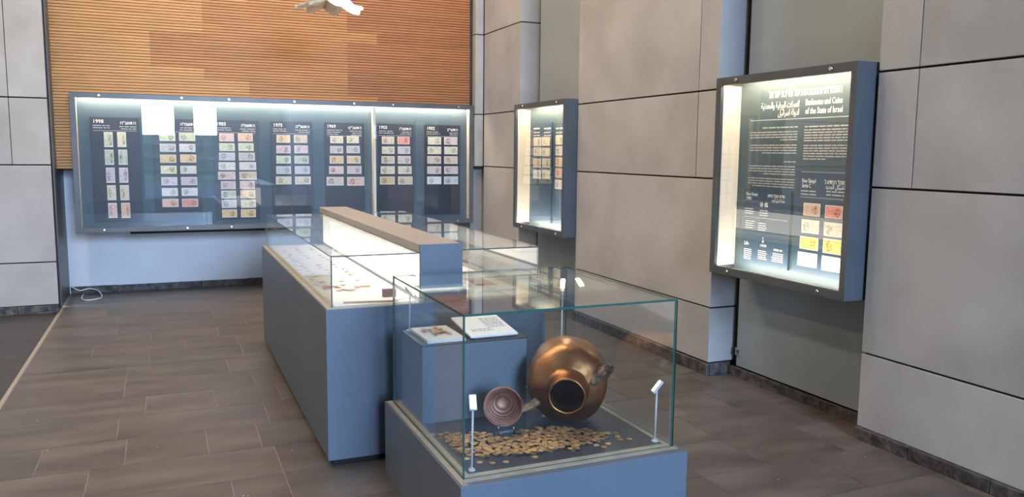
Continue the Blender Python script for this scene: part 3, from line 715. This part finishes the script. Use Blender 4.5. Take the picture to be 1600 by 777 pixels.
pane('glass_pane', xg, 1.211, yA, yB, GT-g, GT, t, GLASS, GEDGE2)
xg = 1.905; GT2 = 1.100
pane('glass_pane', xg-g, xg, yA+g, yB-g, CH+.0045, GT2-g, t, GLASS, GEDGE3)
pane('glass_pane', 1.491, xg, yA, yA+g, CH+.0045, GT2-g, t, GLASS, GEDGE2)
pane('glass_pane', 1.435, xg, yB-g, yB, CH+.0065, GT2-g, t, GLASS, GEDGE3)
pane('glass_pane', 1.446, xg, yA, yB, GT2-g, GT2, t, GLASS, GEDGE2)
# coins: one shape, thousands of years old, slightly dished and ragged
def coin_mesh(r, h, mat, seed, seg=14):
    rnd = random.Random(seed); bm = bmesh.new()
    rad = [r*rnd.uniform(.93, 1.04) for _ in range(seg)]
    R = []
    for f_, z_ in ((.90, 0), (1, h*.3), (1, h*.75), (.88, h), (.72, h*.80)):
        R.append([bm.verts.new((rad[i]*f_*math.cos(2*math.pi*i/seg), rad[i]*f_*math.sin(2*math.pi*i/seg), z_)) for i in range(seg)])
    bm.faces.new(R[0][::-1])
    for A, B in zip(R[:-1], R[1:]):
        for i in range(seg): bm.faces.new((A[i], A[(i+1) % seg], B[(i+1) % seg], B[i]))
    bm.faces.new(R[-1])
    me = bpy.data.meshes.new('coin'); bm.to_mesh(me); bm.free(); me.materials.append(mat); return me
CM = [coin_mesh(.0135, .0026, GOLD, s) for s in range(5)]
CS = [coin_mesh(.0125, .0022, SILVER, s+20, 10) for s in range(3)]
CB = [coin_mesh(.0165, .003, GOLD, s+40, 12) for s in range(3)]
def coin(me, loc, label, group, ang=None, rx=0., ry=0.):
    o = share('coin', random.choice(me), loc, rot=(rx, ry, random.uniform(0, 6.28) if ang is None else ang))
    g = random.uniform(.72, 1.2); o.color = (g, g*random.uniform(.94, 1.03), g*random.uniform(.85, 1.02), 1)
    tag(o, label, 'coin', group); return o
Zd = CH+.0062
for i in range(16):
    for j in range(3):
        y = 4.72 + i*.128 + random.uniform(-.015, .015); x = .84 + j*.11 + random.uniform(-.012, .012)
        if random.random() < .12: continue
        coin(random.choice((CS, CB)), (x, y, Zd), 'small old coin on the white showcase bed, ' + ('row along the outer glass', 'middle row', 'row beside the lit spine')[j], ('coins along the outer glass', 'coins in the middle row', 'coins beside the lit spine')[j])
bm = bmesh.new(); box(bm, -.022, .022, -.009, .009, 0, .0015); TAG_ME = bpy.data.meshes.new('tag'); bm.to_mesh(TAG_ME); bm.free(); TAG_ME.materials.append(LETTER2)
for i in range(10):
    o = share('caption_tag', TAG_ME, (.80, 4.775 + i*.216, Zd), rot=(0, 0, math.pi/2)); tag(o, 'small grey caption strip lying beside the coins in the lit showcase', 'label', 'caption strips beside the coins')
# open folder with a brown picture block near the end of the lit wing
t = thing('open_folder', (.98, 4.2, Zd), 'flat white open folder with a brown edge inside the lit showcase end', 'folder')
rotz = Matrix.Rotation(-.16, 4, 'Z')
def rbox(cx, cy, z0, z1, w, d, R=rotz):
    bm = bmesh.new(); box(bm, -w/2, w/2, -d/2, d/2, 0, z1-z0); bm.transform(Matrix.Translation((cx, cy, z0)) @ R); return bm
obj('cover', rbox(.96, 4.22, Zd, Zd+.008, .34, .20), CARD, t)
obj('spine_edge', rbox(.955, 4.115, Zd, Zd+.010, .26, .008), flat_mat('tan_card', (.42, .27, .16), .7), t)
o = obj('picture_block', BX(1.055, 1.125, 4.20, 4.235, Zd, Zd+.05, bevel=.002), flat_mat('brown_block', (.16, .075, .045), .6), label='small dark brown upright picture block beside the white folder', cat='picture block', origin=(1.09, 4.2175, Zd))
# clusters of tan hoard pieces near the end, too small to pick apart
bm = bmesh.new()
for cx, cy in ((.93, 4.52), (1.03, 4.62), (.86, 4.66)):
    for q in range(9):
        b0 = len(bm.verts); bm.from_mesh(random.choice(CB)); bm.verts.ensure_lookup_table()
        bmesh.ops.transform(bm, matrix=Matrix.Translation((cx+random.uniform(-.05, .05), cy+random.uniform(-.035, .035), Zd+q*.0004)), verts=bm.verts[b0:])
obj('coin_cluster', bm, GOLD, kind='stuff', label='loose clusters of tan coins near the lit showcase end', cat='coins', origin=(.94, 4.6, Zd))
# coin boards in the right wing
for y0, y1, lab in ((5.0, 6.5, 'long cream coin board in the far wing of the double showcase'), (4.2, 4.72, 'square cream board with a brown patch in the wing nearest the pot')):
    x0, x1 = 1.60, 1.83
    t = thing('coin_board', ((x0+x1)/2, (y0+y1)/2, Zd), lab, 'board')
    obj('board', BX(x0, x1, y0, y1, Zd, Zd+.012, bevel=.002), CARD, t)
    if y1 < 5: obj('patch', BX(x0+.06, x1-.05, y0+.15, y1-.12, Zd+.012, Zd+.0135), flat_mat('brown_patch', (.38, .22, .11), .7), t)
    else:
        bm = bmesh.new()
        for i in range(13):
            for j in range(3):
                b0 = len(bm.verts); bm.from_mesh(random.choice(CB)); bm.verts.ensure_lookup_table()
                bmesh.ops.transform(bm, matrix=Matrix.Translation((x0+.05+j*.065+random.uniform(-.01, .01), y0+.1+i*.105, Zd+.0122)), verts=bm.verts[b0:])
        obj('coin_rows', bm, GOLD, t, kind='stuff')

# ------------------------------------------------------------------ the near vitrine
VX0, VX1, VY0, VY1, VZ = .965, 1.977, 2.705, 3.835, .378
t = thing('glass_vitrine', ((VX0+VX1)/2, (VY0+VY1)/2, 0), 'low slate plinth under a square clear glass box holding the copper pot', 'showcase')
obj('plinth', BX(VX0, VX1, VY0, VY1, 0, VZ, bevel=.0015), SLATE, t)
ix0, ix1, iy0, iy1 = 1.0, 1.952, 2.775, 3.80
GTH = .009
bm = bmesh.new(); c = .024
for A in ((ix0+GTH+.001, ix0+GTH+c, iy0+GTH+.001, iy1-GTH-.001), (ix1-GTH-c, ix1-GTH-.001, iy0+GTH+.001, iy1-GTH-.001)): box(bm, *A, VZ, VZ+.004)
for A in ((iy0+GTH+.001, iy0+GTH+c), (iy1-GTH-c, iy1-GTH-.001)): box(bm, ix0+GTH+c, ix1-GTH-c, *A, VZ, VZ+.004)
obj('glazing_channel', bm, CHAN, t)
bm = bmesh.new()
for A in ((VX0+.010, ix0-.003, VY0+.012, VY1-.01), ): box(bm, *A, VZ+.0002, VZ+.0022)
box(bm, ix0-.003, ix1+.003, iy0-.032, iy0-.004, VZ+.0002, VZ+.0022)
obj('outer_trim', bm, CHAN, t)
obj('deck', BX(ix0+GTH+c+.001, ix1-GTH-c-.001, iy0+GTH+c+.001, iy1-GTH-c-.001, VZ, VZ+.004), DARKNAVY, t)
VT = 1.018
pane('glass_pane', ix0, ix1, iy0, iy0+GTH, VZ+.0003, VT-GTH, t, VGLASS, GEDGE)
pane('glass_pane', ix0, ix1, iy1-GTH, iy1, VZ+.0003, VT-GTH, t, VGLASS, GEDGE2)
pane('glass_pane', ix0, ix0+GTH, iy0+GTH, iy1-GTH, VZ+.0003, VT-GTH, t, VGLASS, GEDGE)
pane('glass_pane', ix1-GTH, ix1, iy0+GTH, iy1-GTH, VZ+.0003, VT-GTH, t, VGLASS, GEDGE)
pane('glass_top', ix0, ix1, iy0, iy1, VT-GTH, VT, t, VGLASS, GEDGE)
ZD = VZ+.0042
# inner pedestal
t = thing('inner_pedestal', (1.29, 3.6, ZD), 'slate box pedestal standing inside the glass vitrine', 'pedestal')
obj('body', BX(1.035, 1.552, 3.421, 3.762, ZD, .742, bevel=.0015), SLATE, t)
obj('top_plate', BX(1.033, 1.554, 3.419, 3.764, .742, .749), BLACKP, t)
# white tray with coins, lit card
t = thing('coin_tray', (1.16, 3.6, .749), 'white slab with a patch of gold coins, left on the inner pedestal', 'tray')
obj('slab', BX(1.068, 1.252, 3.445, 3.735, .749, .764, bevel=.002), CARD, t)
for i in range(22):
    a = random.uniform(0, 6.28); r_ = math.sqrt(random.random())
    coin(CM[:3], (1.16+.062*r_*math.cos(a), 3.60+.085*r_*math.sin(a), .7645 + (i % 5)*.0027), 'small gold coin in the patch on the white slab', 'coins on the white slab')
t = thing('caption_card', (1.40, 3.6, .749), 'tilted white caption card with grey lines, right on the inner pedestal', 'card')
tilt = Matrix.Translation((1.40, 3.595, .778)) @ Matrix.Rotation(math.radians(7), 4, 'X')
bm = bmesh.new(); box(bm, -.12, .12, -.145, .145, -.005, .005); bmesh.ops.bevel(bm, geom=bm.edges[:], offset=.0015, segments=1, affect='EDGES'); bm.transform(tilt); obj('card', bm, CARD, t)
bm = bmesh.new()
for q in range(9):
    zz = .09 - q*.021
    for (a0, a1) in ((.005, .10),) if q < 7 else ((-.09, .02),):
        a = a0
        while a < a1:
            w = random.uniform(.008, .025); box(bm, a, min(a+w, a1), zz-.004, zz+.004, .0052, .0056); a += w+.005
bm.transform(tilt); obj('small_print', bm, flat_mat('grey_ink', (.25, .25, .26), .7), t, kind='stuff')
bm = bmesh.new(); v = [bm.verts.new(q) for q in ((1.30, 3.46, .7495), (1.50, 3.46, .7495), (1.50, 3.73, .7495), (1.30, 3.73, .7495), (1.30, 3.46, .7545), (1.50, 3.46, .7545), (1.50, 3.73, .7865), (1.30, 3.73, .7865))]
for q in ((3, 2, 1, 0), (4, 5, 6, 7), (0, 1, 5, 4), (1, 2, 6, 5), (2, 3, 7, 6), (3, 0, 4, 7)): bm.faces.new([v[i] for i in q])
obj('wedge', bm, flat_mat('acrylic_wedge', (.16, .10, .075), .3), t)
# corner light posts
def post(loc, h, dx, dy, label, lens=LENS):
    t = thing('light_post', loc, label, 'light post', 'light posts in the vitrine corners')
    L = Vector(loc); tp = L + Vector((.004, 0, h))
    bm = bmesh.new(); cyl(bm, L, L+Vector((0, 0, .006)), .015, .013, 20); cyl(bm, L+Vector((0, 0, .006)), L+Vector((0, 0, .012)), .007, .006, 16); obj('base', bm, POSTM, t)
    bm = bmesh.new(); cyl(bm, L+Vector((0, 0, .012)), tp, .0042, seg=12); obj('rod', bm, POSTM, t)
    d = Vector((dx, dy, 0)).normalized(); ax = (d*.62 + Vector((0, 0, -.78))).normalized(); sd = d.cross(Vector((0, 0, 1))).normalized(); nn = ax.cross(sd)
    M = Matrix.Translation(tp + Vector((0, 0, .006))) @ Matrix((sd, ax, nn)).transposed().to_4x4()
    bm = bmesh.new(); box(bm, -.015, .015, -.034, .030, -.006, .006); bmesh.ops.bevel(bm, geom=bm.edges[:], offset=.002, segments=1, affect='EDGES'); bm.transform(M); hd = obj('head', bm, POSTM, t)
    bm = bmesh.new(); box(bm, -.010, .010, -.028, .024, -.0072, -.0062) if (M.to_3x3() @ Vector((0, 0, 1))).dot(d) < 0 else box(bm, -.010, .010, -.028, .024, .0062, .0072)
    bm.transform(M); obj('lens', bm, lens, hd)
post((1.058, 2.838, ZD), .265, -.25, -1, 'white light post in the vitrine corner nearest the viewer, left of the coin heap')
post((1.905, 2.845, ZD), .235, -1, .25, 'white light post with slanted head in the near corner right of the coin heap')
post((1.065, 3.735, .7492), .185, 1, -.3, 'white light post standing on the inner pedestal behind the coin slab')
post((1.895, 3.735, ZD), .545, -.6, -1, 'tall white light post behind the copper pot', LENSB)

# the copper pot lying on its side
pot = thing('copper_pot', (1.69, 3.26, ZD), 'large dented copper pot lying with its open mouth towards the viewer', 'pot')
AX = Vector((-.46, -.885, -.03)).normalized(); PC = Vector((1.69, 3.26, ZD+.186))
def wob(th, t): return .012*math.sin(3*th+t*9) + .008*math.sin(5*th-1+t*23) + .006*math.sin(9*th+t*40)
prof = [(-.205, 0), (-.203, .08), (-.19, .135), (-.16, .168), (-.12, .181), (-.06, .185), (-.05, .1865), (-.04, .185), (.02, .186), (.055, .186), (.075, .184), (.092, .177), (.106, .164), (.122, .142), (.138, .118), (.150, .098)]
bm = bmesh.new(); lathe(bm, prof, PC, AX, 56, wob); obj('body', bm, COPPER, pot)
nk = [(.146, .102), (.157, .091), (.175, .085), (.20, .083), (.222, .082), (.236, .082), (.241, .0805), (.243, .077), (.239, .0735), (.225, .072), (.18, .073), (.155, .078)]
PCN = PC + Vector((0, 0, .0))
bm = bmesh.new(); lathe(bm, nk, PCN, AX, 48, lambda th, t: .012*math.sin(2*th+.6) + .006*math.sin(7*th)); obj('neck', bm, COPPER, pot)
bm = bmesh.new(); lathe(bm, [(.153, .077), (.12, .12), (.05, .155), (-.05, .165), (-.15, .14), (-.185, .06), (-.187, 0)], PC, AX, 32); obj('inside', bm, COPPERIN, pot)
rightv = AX.cross(Vector((0, 0, 1))).normalized()      # towards the left of the picture when AX points at the viewer
if rightv.x > 0: rightv = -rightv
upv = Vector((0, 0, 1))
def torn_tube(p0, p1, r0, r1, seed, seg=14, flat=.7):
    rnd = random.Random(seed); bm = bmesh.new(); p0, p1 = Vector(p0), Vector(p1); d = (p1-p0).normalized(); u = d.cross(upv).normalized(); w = u.cross(d)
    rings = []; N = 7; L = (p1-p0).length
    for k in range(N+1):
        f = k/N; r_ = r0 + (r1-r0)*f + .006*math.sin(f*9+seed); ring = []
        for i in range(seg):
            th = 2*math.pi*i/seg; jag = (rnd.uniform(-.22, .16)*L if k == N else 0); rr = r_*(1+rnd.uniform(-.10, .10))
            if k == N: rr *= 1.12
            ring.append(bm.verts.new(p0 + d*(L*f+jag*.6) + u*math.cos(th)*rr + w*math.sin(th)*rr*flat))
        rings.append(ring)
    for A, B in zip(rings[:-1], rings[1:]):
        for i in range(seg): f = bm.faces.new((A[i], A[(i+1) % seg], B[(i+1) % seg], B[i])); f.smooth = True
    bmesh.ops.solidify(bm, geom=bm.faces[:], thickness=.003)
    bmesh.ops.recalc_face_normals(bm, faces=bm.faces[:])
    return bm
pL = PC + rightv*.135 + AX*.115 - upv*.072
o = obj('broken_handle', torn_tube(pL, pL + rightv*.072 + AX*.06 - upv*.028, .029, .017, 3), TORN, pot, label='torn greyish handle stub')
pR = PC - rightv*.118 + AX*.10 + upv*.035
o = obj('broken_spout', torn_tube(pR, pR - rightv*.070 + AX*.030 + upv*.062, .046, .036, 8), TORN, pot, label='torn open spout')
# copper bowl on its little prong stand
bc = Vector((1.326, 3.165, .508)); BA = Vector((-.36, -.90, .10)).normalized()
t = thing('copper_bowl', (bc.x, bc.y+.05, ZD+.03), 'small ridged copper bowl tilted open beside the pot', 'bowl')
outer = [(-.108, 0), (-.106, .025), (-.096, .048), (-.075, .068), (-.05, .080), (-.02, .0865), (0, .087), (.003, .0855), (.002, .083), (-.01, .0815)]
inn = []
for k in range(31):
    f = k/30; up = 1 if (k//2) % 2 else 0
    inn.append((-.012 - .088*f**1.3 + (.003 if up else 0), .0815*math.sqrt(max(0, 1-(f**1.8)))*(.955 if up else 1)))
bm = bmesh.new(); lathe(bm, outer + inn, bc, BA, 48); obj('bowl', bm, BOWLM, t)
t = thing('bowl_stand', (1.34, 3.20, ZD), 'clear pronged stand holding the copper bowl up', 'stand')
for sx in (-.034, .036):
    side = Vector((.9, -.36, 0)); base = Vector((1.345, 3.175, ZD)) + side*sx
    bm = bmesh.new(); tube(bm, [base, base+Vector((0, 0, .025)), base+Vector((.0, .004, .034))], .003, 8); obj('prong', bm, STEEL, t)
obj('foot_bar', BX(1.305, 1.39, 3.19, 3.197, ZD, ZD+.004), STEEL, t)

# the heap of gold coins, dropped one after another
POLY = [(1.078, 3.24), (1.14, 3.235), (1.24, 3.195), (1.31, 3.115), (1.38, 3.09), (1.42, 3.17), (1.50, 3.17), (1.60, 3.14), (1.68, 3.07), (1.76, 2.985), (1.72, 2.945), (1.66, 2.925), (1.55, 2.875), (1.46, 2.905), (1.36, 2.895), (1.24, 2.925), (1.14, 2.945), (1.07, 3.02), (1.065, 3.12)]
def inside_poly(x, y):
    c = False; j = len(POLY)-1
    for i in range(len(POLY)):
        xi, yi = POLY[i]; xj, yj = POLY[j]
        if (yi > y) != (yj > y) and x < (xj-xi)*(y-yi)/(yj-yi)+xi: c = not c
        j = i
    return c
placed = []; rnd = random.Random(11)
extra = [(1.035, 3.275), (1.07, 3.262), (1.06, 3.225), (1.10, 3.275), (1.395, 3.155), (1.37, 3.13), (1.16, 2.875), (1.115, 2.90), (1.215, 2.865), (1.345, 2.868), (1.80, 2.995), (1.785, 2.955), (1.775, 2.915), (1.70, 2.89), (1.815, 2.905), (1.665, 2.865), (1.645, 2.895), (1.08, 2.955)]
R0 = .0135
def settle(x, y, top):
    """rest height of a coin dropped at x, y, or None where the pile is full"""
    h = ZD+.0003
    for (px, py, pz) in placed:
        if (px-x)**2 + (py-y)**2 < (2*R0*.90)**2: h = max(h, pz+.0029)
    return None if h > top else h
def spot():
    while True:
        x, y = rnd.uniform(1.05, 1.78), rnd.uniform(2.86, 3.25)
        if inside_poly(x, y): return x, y
under = bmesh.new(); nu = 0
for _ in range(9000):                       # the bottom layers, mostly covered
    if nu >= 300: break
    x, y = spot(); h = settle(x, y, ZD+.0062)
    if h is None: continue
    placed.append((x, y, h)); nu += 1
    me = rnd.choice(CM); b0 = len(under.verts); under.from_mesh(me); under.verts.ensure_lookup_table()
    bmesh.ops.transform(under, matrix=Matrix.Translation((x, y, h)) @ Matrix.Rotation(rnd.uniform(0, 6), 4, 'Z'), verts=under.verts[b0:])
o = obj('coin_heap', under, GOLD, kind='stuff', label='lower layer of dull gold coins under the heap before the copper pot', cat='coins', origin=(1.4, 3.0, ZD)); o.color = (.85, .82, .78, 1)
nt = 0
def where(x, y):
    a = 'under the bowl' if x < 1.24 else ('below the gap between bowl and pot' if x < 1.42 else ('before the pot mouth' if x < 1.60 else 'towards the right light post'))
    f = (y - 2.88)/.30
    return a, ('front edge' if f < .33 else ('middle' if f < .66 else 'back edge'))
for n_ in range(20000):
    if nt >= 205: break
    if n_ < len(extra): x, y = extra[n_]; h = settle(x, y, ZD+.02)
    else: x, y = spot(); h = settle(x, y, ZD+.0125)
    if h is None: continue
    placed.append((x, y, h)); nt += 1
    if n_ < len(extra): lab = 'stray gold coin lying apart at the %s of the heap' % ('left tip' if x < 1.12 else 'front' if x < 1.4 and y < 2.92 else 'back' if x < 1.45 else 'right tip')
    else: lab = 'dull gold coin on the heap, %s, %s' % where(x, y)[::-1]
    coin(CM, (x, y, h), lab, 'gold coins: ' + lab)

# ------------------------------------------------------------------ small things
# pendant with pale petals, cut by the top of the picture
t = thing('pendant_lamp', (1.42, 7.5, 3.05), 'white petal pendant lamp hanging before the oak slats, cut by the picture top', 'lamp')
def petal(yaw, mat, length=.34, width=.20, drop=.13, z0=3.00):
    bm = bmesh.new(); N, M_ = 10, 8; grid = []
    for i in range(N+1):
        f = i/N; row = []
        for j in range(M_+1):
            s = (j/M_-.5)*2; wd = width*.5*math.sin(math.pi*min(1, .16+f*.84))**.6 if f < 1 else 0.02
            row.append(bm.verts.new((.06+length*f*.72, s*wd, -drop*math.sin(f*1.75) + .05*s*s*(1-.4*f))))
        grid.append(row)
    for i in range(N):
        for j in range(M_): f_ = bm.faces.new((grid[i][j], grid[i+1][j], grid[i+1][j+1], grid[i][j+1])); f_.smooth = True
    bmesh.ops.solidify(bm, geom=bm.faces[:], thickness=.004)
    bm.transform(Matrix.Translation((1.42, 7.5, z0)) @ Matrix.Rotation(yaw, 4, 'Z')); return bm
for q in range(7):
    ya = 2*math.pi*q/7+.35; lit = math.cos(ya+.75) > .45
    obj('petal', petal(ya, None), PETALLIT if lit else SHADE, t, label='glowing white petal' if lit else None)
bm = bmesh.new(); lathe(bm, [(-.085, 0), (-.078, .04), (-.05, .068), (0, .078), (.05, .06), (.07, .03), (.072, .0)], (1.56, 7.38, 2.995), (0, 0, 1), 24); obj('bulb', bm, LAMPGLOW, t, label='glowing bulb')
bm = bmesh.new(); cyl(bm, (1.42, 7.5, 3.09), (1.42, 7.5, CEIL), .006, seg=8); obj('cord', bm, BLACKGAP, t)
bm = bmesh.new(); lathe(bm, [(-.06, .06), (.02, .07), (.06, .03), (.07, 0)], (1.42, 7.5, 3.03), (0, 0, 1), 20); obj('hub', bm, WPLAS, t)
# loop of white cable on the floor by the left corner
pts = []
ctrl = [(-1.0, 9.98, .10), (-.93, 10.02, .045), (-.83, 10.02, .06), (-.74, 9.95, .045), (-.69, 9.75, .007), (-.74, 9.60, .007), (-.84, 9.58, .007), (-.885, 9.72, .007), (-.885, 9.95, .01)]
for i in range(len(ctrl)-1):
    p0, p1, p2, p3 = (Vector(ctrl[max(0, min(len(ctrl)-1, i+k))]) for k in (-1, 0, 1, 2))
    for s in range(6):
        u = s/6; pts.append(.5*((2*p1)+(p2-p0)*u+(2*p0-5*p1+4*p2-p3)*u*u+(3*p1-p0-3*p2+p3)*u**3))
pts.append(Vector(ctrl[-1]))
bm = bmesh.new(); tube(bm, pts, .0065, 8); obj('cable', bm, WPLAS, label='loop of white cable on the floor by the back left corner', cat='cable', origin=(-.85, 9.8, 0))
# socket on the painted recess
t = thing('wall_socket', (3.829, 4.66, .165), 'small grey square socket low on the painted recess panel', 'socket')
pl_ = obj('plate', BX(3.823, 3.829, 4.635, 4.695, .15, .205, bevel=.002), PAINT_REC, t)
bm = bmesh.new(); cyl(bm, (3.8225, 4.665, .1775), (3.820, 4.665, .1775), .016, seg=16); obj('insert', bm, FRAME, pl_)
bm = bmesh.new()
for y, z, r_ in ((3.512, .287, .006), (3.505, .262, .009), (3.52, .27, .004)):
    cyl(bm, (3.8299, y, z), (3.8288, y, z), r_, seg=7)
obj('plaster_chips', bm, FRAME, kind='stuff', label='small dark chips in the painted recess panel by the near slab', cat='chips', origin=(3.829, 3.51, .26))
bm = bmesh.new(); rs = random.Random(5)
for _ in range(46):
    x, y = (rs.uniform(-1, .65), rs.uniform(3.2, 9)) if rs.random() < .7 else (rs.uniform(2.1, 3.5), rs.uniform(2.4, 4.4))
    r_ = rs.uniform(.002, .006); cyl(bm, (x, y, .0005), (x, y, .0014), r_, r_*.7, seg=6)
obj('floor_specks', bm, LETTER2, kind='stuff', label='pale specks of dust scattered over the slate floor', cat='dust')
